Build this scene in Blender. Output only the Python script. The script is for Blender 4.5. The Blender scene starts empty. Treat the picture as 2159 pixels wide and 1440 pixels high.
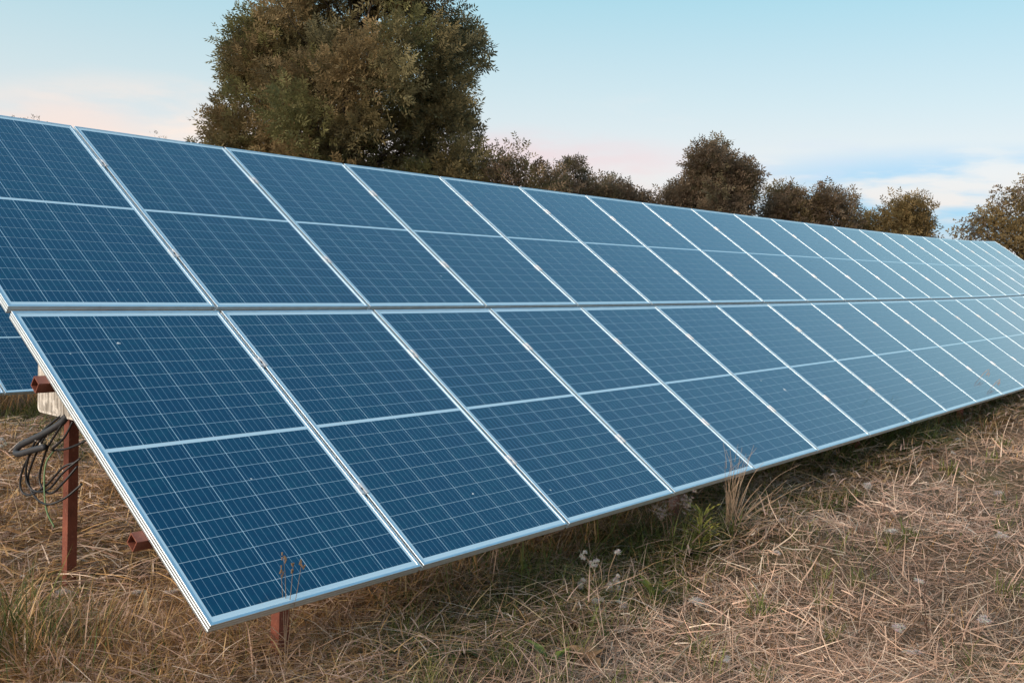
import bpy, math, random
import numpy as np
from mathutils import Matrix, Vector

sc = bpy.context.scene
col = sc.collection
R = math.radians

# ------------------------------------------------------------------ camera
cam_d = bpy.data.cameras.new('camera')
cam = bpy.data.objects.new('camera', cam_d); col.objects.link(cam); sc.camera = cam
cam_d.sensor_width = 36.0; cam_d.lens = 36.0 * 2131.384 / 2159.0
cam_d.clip_start = 0.05; cam_d.clip_end = 2000.0
W2C = [[0.6247213905, -0.7795664557, 0.0447138164],
       [-0.0228191458, -0.0754653351, -0.9968872904],
       [0.7805142349, 0.6217564832, -0.0649338497]]      # rows: right, down, forward
CAM = (-1.9548, -2.7823, 1.1961)
m = Matrix.Identity(4)
for i in range(3):
    m[i][0] = W2C[0][i]; m[i][1] = -W2C[1][i]; m[i][2] = -W2C[2][i]; m[i][3] = CAM[i]
cam.matrix_world = m

# ------------------------------------------------------------------ world: dusk sky
world = bpy.data.worlds.new('World'); sc.world = world; world.use_nodes = True
SUN_AZ, SUN_EL = R(174), R(27)            # direction towards the low evening sun, counter-clockwise from +x
wn, wl = world.node_tree.nodes, world.node_tree.links
wn.clear()
def WN(t, **k):
    n = wn.new(t)
    for a, b in k.items(): setattr(n, a, b)
    return n
w_out = WN('ShaderNodeOutputWorld')
tc = WN('ShaderNodeTexCoord')
sep = WN('ShaderNodeSeparateXYZ'); wl.new(tc.outputs['Generated'], sep.inputs[0])
ramp = WN('ShaderNodeValToRGB')
stops = [(0.0, (.76, .60, .57)), (0.06, (.78, .66, .63)), (0.11, (.74, .71, .70)), (0.17, (.58, .69, .70)),
         (0.26, (.37, .63, .69)), (0.45, (.20, .46, .63)), (1.0, (.10, .30, .50))]
cr = ramp.color_ramp
while len(cr.elements) < len(stops): cr.elements.new(0.5)
for e, (p, c) in zip(cr.elements, stops): e.position = p; e.color = (*c, 1)
wl.new(sep.outputs['Z'], ramp.inputs['Fac'])
def wmath(op, a, b=None, clamp=False):
    n = WN('ShaderNodeMath', operation=op); n.use_clamp = clamp
    for i, v in enumerate((a, b)):
        if v is None: continue
        if isinstance(v, (int, float)): n.inputs[i].default_value = v
        else: wl.new(v, n.inputs[i])
    return n.outputs[0]
def wrange(v, a, b, c=0.0, d=1.0):
    n = WN('ShaderNodeMapRange', interpolation_type='SMOOTHSTEP')
    wl.new(v, n.inputs[0])
    for i, x in enumerate((a, b, c, d)): n.inputs[i + 1].default_value = x
    return n.outputs[0]
def wnoise(scale, loc, sx, detail=5, rough=.55):
    mp = WN('ShaderNodeMapping'); mp.inputs['Scale'].default_value = sx; mp.inputs['Location'].default_value = loc
    wl.new(tc.outputs['Generated'], mp.inputs[0])
    nz = WN('ShaderNodeTexNoise'); nz.inputs['Scale'].default_value = scale
    nz.inputs['Detail'].default_value = detail; nz.inputs['Roughness'].default_value = rough
    wl.new(mp.outputs[0], nz.inputs['Vector']); return nz.outputs['Fac']
def wmix(f, a, b):
    n = WN('ShaderNodeMix', data_type='RGBA'); wl.new(f, n.inputs['Factor'])
    for s, v in (('A', a), ('B', b)):
        s = [i for i in n.inputs if i.name == s and i.type == 'RGBA'][0]
        if isinstance(v, tuple): s.default_value = (*v, 1)
        else: wl.new(v, s)
    return [o for o in n.outputs if o.type == 'RGBA'][0]
Z = sep.outputs['Z']
def near_dir(d, sx, sz):
    """soft elliptical patch of sky round a direction"""
    h = math.hypot(d[0], d[1]); dx = (d[0] / h, d[1] / h); t = (-dx[1], dx[0])
    al = WN('ShaderNodeVectorMath', operation='DOT_PRODUCT'); wl.new(tc.outputs['Generated'], al.inputs[0]); al.inputs[1].default_value = (t[0] / sx, t[1] / sx, 0)
    fr = WN('ShaderNodeVectorMath', operation='DOT_PRODUCT'); wl.new(tc.outputs['Generated'], fr.inputs[0]); fr.inputs[1].default_value = (dx[0], dx[1], 0)
    zz = wmath('DIVIDE', wmath('SUBTRACT', Z, d[2]), sz)
    q = wmath('ADD', wmath('MULTIPLY', al.outputs['Value'], al.outputs['Value']), wmath('MULTIPLY', zz, zz))
    return wmath('MULTIPLY', wrange(q, .0, 1.0, 1, 0), wrange(fr.outputs['Value'], .2, .5))
w1 = wnoise(5.0, (3.1, 0.9, 0.2), (1, 1, 6.0), 6); w2 = wnoise(4.2, (1.3, 4.2, 7.1), (1, 1, 4.0), 6)
c1 = ramp.outputs['Color']
def bank(cur, d, sx, sz, nz, lo, hi, amt, colr):
    f = wmath('MULTIPLY', wmath('MULTIPLY', near_dir(d, sx, sz), wrange(nz, lo, hi)), amt)
    return wmix(f, cur, colr)
mid = wmath('MULTIPLY', wrange(Z, .03, .07), wrange(Z, .13, .19, 1, 0))
c1 = wmix(wmath('MULTIPLY', wmath('MULTIPLY', wrange(w2, .52, .68), mid), .45), c1, (.90, .74, .67))
c1 = bank(c1, (.97, .25, .085), .30, .055, w1, .34, .50, 1.0, (.26, .52, .76))     # clear blue opening low on the far side
c1 = bank(c1, (.93, .36, .115), .16, .028, w2, .40, .58, .75, (.55, .60, .76))     # lilac streak above it
c1 = bank(c1, (.78, .62, .10), .26, .05, w2, .34, .55, .9, (.80, .57, .57))      # pink haze over the low trees
c1 = bank(c1, (.56, .83, .115), .24, .06, w2, .36, .55, 1.0, (.98, .76, .63))     # peach cloud beside the great tree
c1 = bank(c1, (.46, .89, .10), .10, .05, w1, .40, .60, .85, (.92, .70, .60))
c2 = c1
sky = WN('ShaderNodeTexSky', sky_type='NISHITA')
sky.sun_disc = False; sky.sun_elevation = SUN_EL
sky.sun_rotation = math.pi / 2 - SUN_AZ
sky.dust_density = 2.0; sky.air_density = 1.0
bg1 = WN('ShaderNodeBackground'); wl.new(c2, bg1.inputs[0]); bg1.inputs[1].default_value = 0.77
bg2 = WN('ShaderNodeBackground'); wl.new(sky.outputs[0], bg2.inputs[0]); bg2.inputs[1].default_value = 0.04
add = WN('ShaderNodeAddShader'); wl.new(bg1.outputs[0], add.inputs[0]); wl.new(bg2.outputs[0], add.inputs[1])
wl.new(add.outputs[0], w_out.inputs[0])

# ------------------------------------------------------------------ soft low sun, exposure
sd = bpy.data.lights.new('sun', 'SUN'); sd.energy = 3.6; sd.angle = R(45); sd.color = (1.0, .83, .68)
so = bpy.data.objects.new('sun', sd); col.objects.link(so)
sdir = Vector((math.cos(SUN_AZ) * math.cos(SUN_EL), math.sin(SUN_AZ) * math.cos(SUN_EL), math.sin(SUN_EL)))
so.rotation_euler = (-sdir).to_track_quat('-Z', 'Y').to_euler(); so.location = (-20, -6, 8)
vs = sc.view_settings
vs.view_transform = 'Standard'; vs.look = 'None'; vs.gamma = 1.0; vs.use_curve_mapping = False; vs.exposure = 0.22
sc.cycles.max_bounces = 6; sc.cycles.transparent_max_bounces = 4

# ------------------------------------------------------------------ helpers
def tag(o, label=None, cat=None, group=None, kind=None):
    if label: o['label'] = label
    if cat: o['category'] = cat
    if group: o['group'] = group
    if kind: o['kind'] = kind
    return o
def obj(name, me, mat=None, parent=None, loc=None):
    o = bpy.data.objects.new(name, me); col.objects.link(o)
    if mat is not None and not me.materials: me.materials.append(mat)
    if parent is not None: o.parent = parent
    if loc is not None: o.location = loc
    return o
def empty(name, loc=(0, 0, 0)):
    o = bpy.data.objects.new(name, None); col.objects.link(o); o.location = loc; o.empty_display_size = .1
    return o
def tri_mesh(name, V, T, C=None, mat=None, smooth=False):
    V = np.asarray(V, np.float32).reshape(-1, 3); T = np.asarray(T, np.int32).reshape(-1, 3)
    me = bpy.data.meshes.new(name)
    me.vertices.add(len(V)); me.vertices.foreach_set('co', V.ravel())
    me.loops.add(T.size); me.loops.foreach_set('vertex_index', T.ravel())
    me.polygons.add(len(T)); me.polygons.foreach_set('loop_start', np.arange(0, T.size, 3, dtype=np.int32))
    if smooth: me.polygons.foreach_set('use_smooth', np.ones(len(T), bool))
    if C is not None:
        a = me.color_attributes.new('Col', 'FLOAT_COLOR', 'POINT')
        C = np.asarray(C, np.float32)
        a.data.foreach_set('color', np.concatenate([C, np.ones((len(C), 1), np.float32)], 1).ravel())
    me.update(calc_edges=True)
    if mat: me.materials.append(mat)
    return me
class MB:
    """collects quads / boxes / tubes"""
    def __init__(s): s.v = []; s.f = []; s.c = []
    def add(s, vs, fs, c=(1, 1, 1)):
        b = len(s.v); s.v += [tuple(x) for x in vs]; s.f += [tuple(b + i for i in f) for f in fs]; s.c += [c] * len(vs)
    def box(s, x0, x1, y0, y1, z0, z1):
        s.add([(x0, y0, z0), (x1, y0, z0), (x1, y1, z0), (x0, y1, z0), (x0, y0, z1), (x1, y0, z1), (x1, y1, z1), (x0, y1, z1)],
              [(0, 3, 2, 1), (4, 5, 6, 7), (0, 1, 5, 4), (1, 2, 6, 5), (2, 3, 7, 6), (3, 0, 4, 7)])
    def tube(s, pts, rad, n=6, c=(1, 1, 1), cap=True):
        pts = [Vector(p) for p in pts]; k = len(pts); b = len(s.v)
        rr = rad if isinstance(rad, (list, tuple)) else [rad] * k
        ref = Vector((.31, .17, .93))
        for i, p in enumerate(pts):
            t = (pts[min(i + 1, k - 1)] - pts[max(i - 1, 0)]).normalized()
            a = t.cross(ref)
            if a.length < .05: a = t.cross(Vector((1, 0, 0)))
            a.normalize(); e = t.cross(a)
            for j in range(n):
                q = 2 * math.pi * j / n
                s.v.append(tuple(p + (a * math.cos(q) + e * math.sin(q)) * rr[i])); s.c.append(c)
        for i in range(k - 1):
            for j in range(n):
                s.f.append((b + i * n + j, b + i * n + (j + 1) % n, b + (i + 1) * n + (j + 1) % n, b + (i + 1) * n + j))
        if cap:
            s.f.append(tuple(b + j for j in reversed(range(n)))); s.f.append(tuple(b + (k - 1) * n + j for j in range(n)))
    def mesh(s, name, mat=None, smooth=False, colours=False):
        me = bpy.data.meshes.new(name); me.from_pydata(s.v, [], s.f); me.update()
        if smooth: me.polygons.foreach_set('use_smooth', [True] * len(me.polygons))
        if colours:
            a = me.color_attributes.new('Col', 'FLOAT_COLOR', 'POINT')
            a.data.foreach_set('color', np.array([(*c, 1) for c in s.c], np.float32).ravel())
        if mat: me.materials.append(mat)
        return me
def bez(p, n=16):
    """Catmull-Rom through points"""
    p = [Vector(q) for q in p]; p = [2 * p[0] - p[1]] + p + [2 * p[-1] - p[-2]]; out = []
    for i in range(1, len(p) - 2):
        for k in range(n):
            t = k / n
            out.append(.5 * ((2 * p[i]) + (p[i + 1] - p[i - 1]) * t + (2 * p[i - 1] - 5 * p[i] + 4 * p[i + 1] - p[i + 2]) * t * t
                             + (3 * p[i] - p[i - 1] - 3 * p[i + 1] + p[i + 2]) * t ** 3))
    out.append(p[-2]); return out

# ------------------------------------------------------------------ materials
def new_mat(name):
    mt = bpy.data.materials.new(name); mt.use_nodes = True
    n, l = mt.node_tree.nodes, mt.node_tree.links
    return mt, n, l, n['Principled BSDF']
def mnode(n, t, **k):
    x = n.new(t)
    for a, b in k.items(): setattr(x, a, b)
    return x
def mixcol(n, l, f, a, b, blend='MIX'):
    x = n.new('ShaderNodeMix'); x.data_type = 'RGBA'; x.blend_type = blend
    A = [i for i in x.inputs if i.type == 'RGBA']
    for s, v in ((x.inputs['Factor'], f), (A[0], a), (A[1], b)):
        if isinstance(v, tuple): s.default_value = (*v, 1)
        elif isinstance(v, (int, float)): s.default_value = v
        else: l.new(v, s)
    return [o for o in x.outputs if o.type == 'RGBA'][0]
def noise(n, l, scale, detail=4, coord='Object', vec_scale=None, rough=.55):
    t = n.new('ShaderNodeTexCoord'); z = n.new('ShaderNodeTexNoise')
    z.inputs['Scale'].default_value = scale; z.inputs['Detail'].default_value = detail; z.inputs['Roughness'].default_value = rough
    if vec_scale:
        mp = n.new('ShaderNodeMapping'); mp.inputs['Scale'].default_value = vec_scale
        l.new(t.outputs[coord], mp.inputs[0]); l.new(mp.outputs[0], z.inputs['Vector'])
    else: l.new(t.outputs[coord], z.inputs['Vector'])
    return z.outputs['Fac']
def mrange(n, l, v, a, b, c=0., d=1.):
    x = n.new('ShaderNodeMapRange'); l.new(v, x.inputs[0])
    for i, q in enumerate((a, b, c, d)): x.inputs[i + 1].default_value = q
    return x.outputs[0]
def mmath(n, l, op, a, b=None):
    x = n.new('ShaderNodeMath'); x.operation = op
    for i, v in enumerate((a, b)):
        if v is None: continue
        if isinstance(v, (int, float)): x.inputs[i].default_value = v
        else: l.new(v, x.inputs[i])
    return x.outputs[0]

def mat_cell():
    mt, n, l, b = new_mat('solar_cell_blue')
    oi = n.new('ShaderNodeObjectInfo'); uv = n.new('ShaderNodeUVMap'); uv.uv_map = 'UVMap'
    sp = n.new('ShaderNodeSeparateXYZ'); l.new(uv.outputs[0], sp.inputs[0])
    u = mmath(n, l, 'FRACT', mmath(n, l, 'MULTIPLY', sp.outputs[0], 5.0))
    d = mmath(n, l, 'ABSOLUTE', mmath(n, l, 'SUBTRACT', u, .5))
    bus = mmath(n, l, 'LESS_THAN', d, .022)                               # five printed silver busbars per cell
    c = mixcol(n, l, oi.outputs['Random'], (.0002, .040, .092), (.0005, .051, .095))
    grain = noise(n, l, 26, 3)
    c = mixcol(n, l, mrange(n, l, grain, .35, .7), c, (.0002, .032, .079))
    c = mixcol(n, l, bus, c, (.20, .33, .43))
    l.new(c, b.inputs['Base Color'])
    b.inputs['Roughness'].default_value = .25
    b.inputs['Specular IOR Level'].default_value = .4
    b.inputs['Specular Tint'].default_value = (.05, .55, 1.0, 1)
    b.inputs['Coat Weight'].default_value = 1.0; b.inputs['Coat IOR'].default_value = 1.40
    dirt = noise(n, l, 9, 5)
    l.new(mrange(n, l, dirt, .3, .8, .05, .13), b.inputs['Coat Roughness'])
    return mt
def mat_sheet():
    mt, n, l, b = new_mat('white_backsheet_under_glass')
    b.inputs['Base Color'].default_value = (.52, .68, .76, 1); b.inputs['Roughness'].default_value = .25
    b.inputs['Coat Weight'].default_value = 1.0; b.inputs['Coat Roughness'].default_value = .06
    return mt
def mat_alu(name, base=(.74, .83, .87), rough=.40, metal=.97):
    mt, n, l, b = new_mat(name)
    f = noise(n, l, 14, 5)
    c = mixcol(n, l, mrange(n, l, f, .4, .75), base, tuple(x * .84 for x in base))
    l.new(c, b.inputs['Base Color']); b.inputs['Metallic'].default_value = metal
    l.new(mrange(n, l, f, .2, .8, rough - .06, rough + .1), b.inputs['Roughness'])
    return mt
def mat_rust():
    mt, n, l, b = new_mat('red_brown_primer')
    f = noise(n, l, 18, 6); g = noise(n, l, 70, 4)
    c = mixcol(n, l, mrange(n, l, f, .35, .7), (.22, .065, .038), (.15, .042, .026))
    c = mixcol(n, l, mrange(n, l, g, .58, .72), c, (.28, .12, .075))
    l.new(c, b.inputs['Base Color']); b.inputs['Roughness'].default_value = .6
    bp = n.new('ShaderNodeBump'); bp.inputs['Strength'].default_value = .25; bp.inputs['Distance'].default_value = .002
    l.new(g, bp.inputs['Height']); l.new(bp.outputs[0], b.inputs['Normal'])
    return mt
def mat_box():
    mt, n, l, b = new_mat('weathered_grey_board')
    st = noise(n, l, 60, 3, vec_scale=(1, 1, .06)); bl = noise(n, l, 22, 6, rough=.7)
    c = mixcol(n, l, mrange(n, l, st, .38, .62), (.30, .27, .23), (.62, .58, .52))
    c = mixcol(n, l, mrange(n, l, bl, .5, .62), c, (.74, .70, .64))
    l.new(c, b.inputs['Base Color']); b.inputs['Roughness'].default_value = .85
    bp = n.new('ShaderNodeBump'); bp.inputs['Strength'].default_value = .6; bp.inputs['Distance'].default_value = .004
    l.new(st, bp.inputs['Height']); l.new(bp.outputs[0], b.inputs['Normal'])
    return mt
def mat_plain(name, c, rough=.6, var=.25, scale=40, metal=0.0):
    mt, n, l, b = new_mat(name)
    f = noise(n, l, scale, 4)
    l.new(mixcol(n, l, mrange(n, l, f, .35, .7), c, tuple(x * (1 - var) for x in c)), b.inputs['Base Color'])
    b.inputs['Roughness'].default_value = rough; b.inputs['Metallic'].default_value = metal
    return mt
def mat_plant(name, transl=.3, rough=.7, sub=None):
    mt, n, l, b = new_mat(name)
    vc = n.new('ShaderNodeVertexColor'); vc.layer_name = 'Col'
    f = noise(n, l, 35, 3)
    c = mixcol(n, l, mrange(n, l, f, .3, .7, 0, .35), vc.outputs['Color'], (.05, .035, .02))
    l.new(c, b.inputs['Base Color']); b.inputs['Roughness'].default_value = rough
    b.inputs['Specular IOR Level'].default_value = .25
    tr = n.new('ShaderNodeBsdfTranslucent'); l.new(c, tr.inputs['Color'])
    mx = n.new('ShaderNodeMixShader'); mx.inputs[0].default_value = transl
    l.new(b.outputs[0], mx.inputs[1]); l.new(tr.outputs[0], mx.inputs[2])
    l.new(mx.outputs[0], n['Material Output'].inputs['Surface'])
    return mt
def mat_ground():
    mt, n, l, b = new_mat('thatch_soil')
    a = noise(n, l, .9, 6); g = noise(n, l, 55, 6, rough=.7); s = noise(n, l, 30, 4, vec_scale=(1, 6, 1))
    c = mixcol(n, l, mrange(n, l, g, .35, .68), (.06, .04, .025), (.26, .175, .11))
    c = mixcol(n, l, mrange(n, l, s, .52, .68), c, (.26, .18, .11))
    c = mixcol(n, l, mrange(n, l, a, .52, .72, 0, .6), c, (.10, .10, .035))
    l.new(c, b.inputs['Base Color']); b.inputs['Roughness'].default_value = .95; b.inputs['Specular IOR Level'].default_value = .1
    bp = n.new('ShaderNodeBump'); bp.inputs['Strength'].default_value = .8; bp.inputs['Distance'].default_value = .02
    l.new(g, bp.inputs['Height']); l.new(bp.outputs[0], b.inputs['Normal'])
    return mt
M = dict(cell=mat_cell(), sheet=mat_sheet(), alu=mat_alu('anodised_aluminium'), clamp=mat_alu('clamp_aluminium', (.66, .67, .68), .5, .5),
         rust=mat_rust(), box=mat_box(), grass=mat_plant('dry_grass', .25), leaf=mat_plant('tree_leaf', .35),
         green=mat_plant('weed_leaf', .35, .5), bark=mat_plain('bark', (.05, .038, .03), .9, .5, 12),
         cable=mat_plain('black_cable', (.012, .012, .014), .45), conduit=mat_plain('grey_conduit', (.035, .037, .042), .55),
         wire=mat_plain('green_yellow_wire', (.16, .26, .12), .5), fluff=mat_plant('seed_fluff', .5, .9), ground=mat_ground(),
         bolt=mat_plain('dark_bolt', (.06, .06, .065), .4, metal=.8), tie=mat_plain('pale_cable_tie', (.55, .53, .50), .5),
         tip=mat_plain('brown_corner_wear', (.28, .15, .06), .8), dropping=mat_plain('pale_dropping', (.62, .66, .68), .8),
         back=mat_plain('module_underside', (.45, .45, .44), .6))

# ------------------------------------------------------------------ array geometry
TH = R(34.0); CT, ST = math.cos(TH), math.sin(TH)
PITCH = 1.016; PW = 1.000; PH = 1.715; RG = 0.032
def bend(x):
    s = np.clip(np.asarray(x, float) / (PITCH * 10), 0, 2.2)
    return .35495 * s**2 - .24171 * s**3 + .05758 * s**4, -.06002 * s**2 + .03475 * s**3 + .004117 * s**4
def P(x, v, n=0.0):
    nb, vb = bend(x)
    return Vector((x, (v + float(vb)) * CT - (float(nb) + n) * ST, (v + float(vb)) * ST + (float(nb) + n) * CT))
def wob(x, y):
    return (.030 * np.sin(1.9 * x + .7 * y + .4) + .026 * np.sin(-1.1 * x + 2.3 * y + 1.9) + .016 * np.sin(4.1 * x + 3.3 * y)
            + .012 * np.sin(5.7 * x - 4.9 * y + 2.2) + .007 * np.sin(9.1 * x + 7.7 * y + .3) + .006 * np.sin(-11.3 * x + 8.9 * y))
def gz(x, y):
    x = np.asarray(x, float); y = np.asarray(y, float)
    nb, vb = bend(x)
    z = -.45 + nb * CT + vb * ST + .014 * np.clip(x, 0, 12) - .024 * np.clip(y - 2.2, 0, 30)
    near = np.exp(-((x - 6) ** 2 + y ** 2) / 900.0)
    return z + wob(x, y) * (.35 + .65 * near)

# ------------------------------------------------------------------ ground
def axis(a0, a1, step, far):
    core = np.arange(a0, a1 + 1e-6, step); g = [1.0]
    d = step; o = []
    t = 0
    while t < far: d *= 1.28; t += d; o.append(t)
    o = np.array(o)
    return np.concatenate([a0 - o[::-1], core, core[-1] + o])
xs = axis(-5, 24, .14, 700); ys = axis(-6, 11, .14, 700)
XX, YY = np.meshgrid(xs, ys, indexing='ij'); VV = np.stack([XX, YY, gz(XX, YY)], -1).reshape(-1, 3)
ny = len(ys); ii, jj = np.meshgrid(np.arange(len(xs) - 1), np.arange(ny - 1), indexing='ij'); k = (ii * ny + jj).ravel()
TT = np.concatenate([np.stack([k, k + ny, k + ny + 1], 1), np.stack([k, k + ny + 1, k + 1], 1)])
tag(obj('ground', tri_mesh('ground', VV, TT, mat=M['ground'], smooth=True)), kind='structure')

# ------------------------------------------------------------------ solar panels
LIP = .0115; DEP = .035; GZ = -.0025                      # glass surface lies 2.5 mm below the frame lip
CPX, CPY = .1587, .0815; CW, CH = .1557, .0795; STRIP = .018
MX = (PW - 6 * CPX) / 2; MY = (PH - 20 * CPY - STRIP) / 2
def rail_mesh(L, name):
    # extruded profile with mitred ends, running along +x from 0 to L, inside of the panel is +y
    prof = [(0, -DEP), (0, -.0265), (.0008, -.0255), (.0008, -.0225), (0, -.0215), (0, -.0135), (.0008, -.0125), (.0008, -.0095), (0, -.0085),
            (0, -.0012), (.0010, 0), (LIP - .0008, 0), (LIP, -.0010), (LIP, -.0065), (.0045, -.0065), (.0045, -.0315), (.026, -.0315), (.026, -DEP)]
    mb = MB(); n = len(prof)
    vs_ = [(y, y, z) for y, z in prof] + [(L - y, y, z) for y, z in prof]
    mb.add(vs_, [(i, (i + 1) % n, n + (i + 1) % n, n + i) for i in range(n)] + [tuple(reversed(range(n))), tuple(range(n, 2 * n))])
    me = mb.mesh(name, M['alu'])
    return me
rail_w = rail_mesh(PW, 'short_rail'); rail_h = rail_mesh(PH, 'long_rail')
def sheet_mesh():
    mb = MB(); a = .0046
    mb.box(a, PW - a, a, PH - a, GZ - .0035, GZ)
    return mb.mesh('laminate', M['sheet'])
sheet_me = sheet_mesh()
def with_uv(me, uvs):
    l = me.uv_layers.new(name='UVMap'); l.data.foreach_set('uv', np.array(uvs, np.float32).ravel()); return me
ZC = .0004
def cell_mesh():
    hx, hy = CW / 2, CH / 2
    vs_ = [(-hx, -hy, 0), (hx, -hy, 0), (hx, hy, 0), (-hx, hy, 0)] + [(-hx, -hy, ZC), (hx, -hy, ZC), (hx, hy, ZC), (-hx, hy, ZC)]
    fs = [(4, 5, 6, 7), (0, 1, 5, 4), (1, 2, 6, 5), (2, 3, 7, 6), (3, 0, 4, 7)]
    mb = MB(); mb.add(vs_, fs); me = mb.mesh('cell', M['cell'])
    return with_uv(me, [((vs_[i][0] + hx) / CW, (vs_[i][1] + hy) / CH) for f in fs for i in f])
cell_me = cell_mesh()
CENT = []
for r in range(20):
    for c in range(6):
        CENT.append((MX + (c + .5) * CPX, MY + (r + .5) * CPY + (STRIP if r >= 10 else 0)))
def cells_joined():
    mb = MB(); uv = []
    for x, y in CENT:
        hx, hy = CW / 2, CH / 2
        mb.add([(x - hx, y - hy, GZ + ZC), (x + hx, y - hy, GZ + ZC), (x + hx, y + hy, GZ + ZC), (x - hx, y + hy, GZ + ZC)], [(0, 1, 2, 3)])
        uv += [(0, 0), (1, 0), (1, 1), (0, 1)]
    return with_uv(mb.mesh('cell_field', M['cell']), uv)
cells_me = cells_joined()
def clamp_mesh():
    mb = MB(); h = .032; g = .008
    prof = [(-.021, .0005), (-.021, .0042), (-g + .001, .0042), (-g + .003, -.004), (g - .003, -.004), (g - .001, .0042), (.021, .0042), (.021, .0005),
            (g + .0015, .0005), (g - .001, -.0075), (-g + .001, -.0075), (-g - .0015, .0005)]
    n = len(prof)
    mb.add([(x, -h, z) for x, z in prof] + [(x, h, z) for x, z in prof],
           [(i, (i + 1) % n, n + (i + 1) % n, n + i) for i in range(n)] + [tuple(reversed(range(n))), tuple(range(n, 2 * n))])
    return mb.mesh('clamp', M['clamp'])
clamp_me = clamp_mesh()
def bolt_mesh():
    mb = MB(); mb.tube([(0, 0, -.004), (0, 0, .002)], .0055, 6); return mb.mesh('bolt', M['bolt'])
bolt_me = bolt_mesh()
junction = MB(); junction.box(PW / 2 - .06, PW / 2 + .06, PH / 2 - .04, PH / 2 + .04, GZ - .028, GZ - .0045)
junction_me = junction.mesh('junction_box', M['cable'])
def panel(mat_w, label, group, singles, clamps=True, gapx=.016):
    t = empty('solar_panel'); t.matrix_world = mat_w
    tag(t, label, 'solar panel', group)
    obj('laminate', sheet_me, None, t)
    for me, mloc in ((rail_w, Matrix.Identity(4)),
                     (rail_w, Matrix.Translation((PW, PH, 0)) @ Matrix.Rotation(math.pi, 4, 'Z')),
                     (rail_h, Matrix.Translation((0, PH, 0)) @ Matrix.Rotation(-math.pi / 2, 4, 'Z')),
                     (rail_h, Matrix.Translation((PW, 0, 0)) @ Matrix.Rotation(math.pi / 2, 4, 'Z'))):
        o = obj('frame_rail', me, None, t); o.matrix_local = mloc
    obj('junction_box', junction_me, None, t)
    if singles:
        for x, y in CENT: obj('cell', cell_me, None, t, (x, y, GZ))
    else:
        obj('cell_field', cells_me, None, t)['kind'] = 'stuff'
    if clamps:
        for v in (.455, 1.318):
            c = obj('clamp', clamp_me, None, t, (-gapx / 2, v, 0)); obj('bolt', bolt_me, None, c)
    return t
def frame_mat(a, b, up=(0, CT, ST)):
    U = (b - a).normalized(); V = Vector(up); V = (V - U * V.dot(U)).normalized(); N = U.cross(V)
    mm = Matrix.Identity(4)
    for i in range(3): mm[i][0] = U[i]; mm[i][1] = V[i]; mm[i][2] = N[i]; mm[i][3] = a[i]
    return mm
ORD = ['first', 'second', 'third', 'fourth', 'fifth', 'sixth', 'seventh', 'eighth', 'ninth', 'tenth', 'eleventh', 'twelfth', 'thirteenth', 'fourteenth',
       'fifteenth', 'sixteenth', 'seventeenth', 'eighteenth', 'nineteenth', 'twentieth', 'last']
NCOL = 21; SINGLE_COLS = 9
rng = random.Random(4)
panels = {}
for row, (name, v0) in enumerate((('lower', 0.0), ('upper', PH + RG))):
    for u in range(NCOL):
        a = P(u * PITCH + .008, v0); b = P((u + 1) * PITCH - .008, v0)
        j = rng.uniform(-.0012, .0012)
        mm = frame_mat(a, b) @ Matrix.Translation((0, j, rng.uniform(-.001, .001)))
        tone = 'dark blue' if u < 5 else 'blue' if u < 10 else 'pale sky-reflecting'
        if u == 0: lab = f'dark blue solar panel at the near end of the {name} row'
        elif u == NCOL - 1: lab = f'pale sky-reflecting solar panel at the far end of the {name} row'
        else: lab = f'{tone} solar panel, {ORD[u]} from the near end of the {name} row'
        panels[row, u] = panel(mm, lab, f'panels in the {name} row of the long array', u < SINGLE_COLS, u > 0)
# worn corner of the nearest panel and a few droppings stuck to the glass
def blob(r, seed):
    q = random.Random(seed); mb = MB(); n = 9
    ring = [(math.cos(2 * math.pi * i / n) * r * q.uniform(.5, 1.2), math.sin(2 * math.pi * i / n) * r * q.uniform(.4, 1.1), 0) for i in range(n)]
    mb.add([(0, 0, r * .25)] + ring, [(0, i + 1, (i + 1) % n + 1) for i in range(n)])
    return mb.mesh('bird_dropping', M['dropping'])
for i, (row, u, x, y, r) in enumerate(((0, 0, .37, 1.49, .009), (0, 0, .13, 1.43, .004), (0, 5, .50, .62, .016), (0, 5, .30, .75, .008), (0, 2, .08, .22, .006),
                                       (0, 1, .58, .30, .007), (1, 2, .86, .32, .006), (0, 0, .53, .61, .006), (1, 0, .55, .13, .004))):
    obj('bird_dropping', blob(r, i), None, panels[row, u], (x, y, GZ + ZC + .0002))

# ------------------------------------------------------------------ rear table, seen past the near end
RX, RY, RZ = 2.593, 7.069, -.15
def PR(x, v, n=0.0): return Vector((x, RY + v * CT - n * ST, RZ + v * ST + n * CT))
k = 0
for row, v0 in ((0, 0.0), (1, PH + RG)):
    for u in (-2, -1, 0, 1):
        x0 = RX + u * PITCH + .008
        nm = {-2: 'outermost', -1: 'second', 0: 'third', 1: 'innermost'}[u]
        lab = f"{nm} dark blue panel in the {'lower' if row == 0 else 'upper'} row of the table behind"
        panel(frame_mat(PR(x0, v0), PR(x0 + 1, v0)), lab, 'panels of the table behind', u == 0 and row == 0, u > -2)

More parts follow.
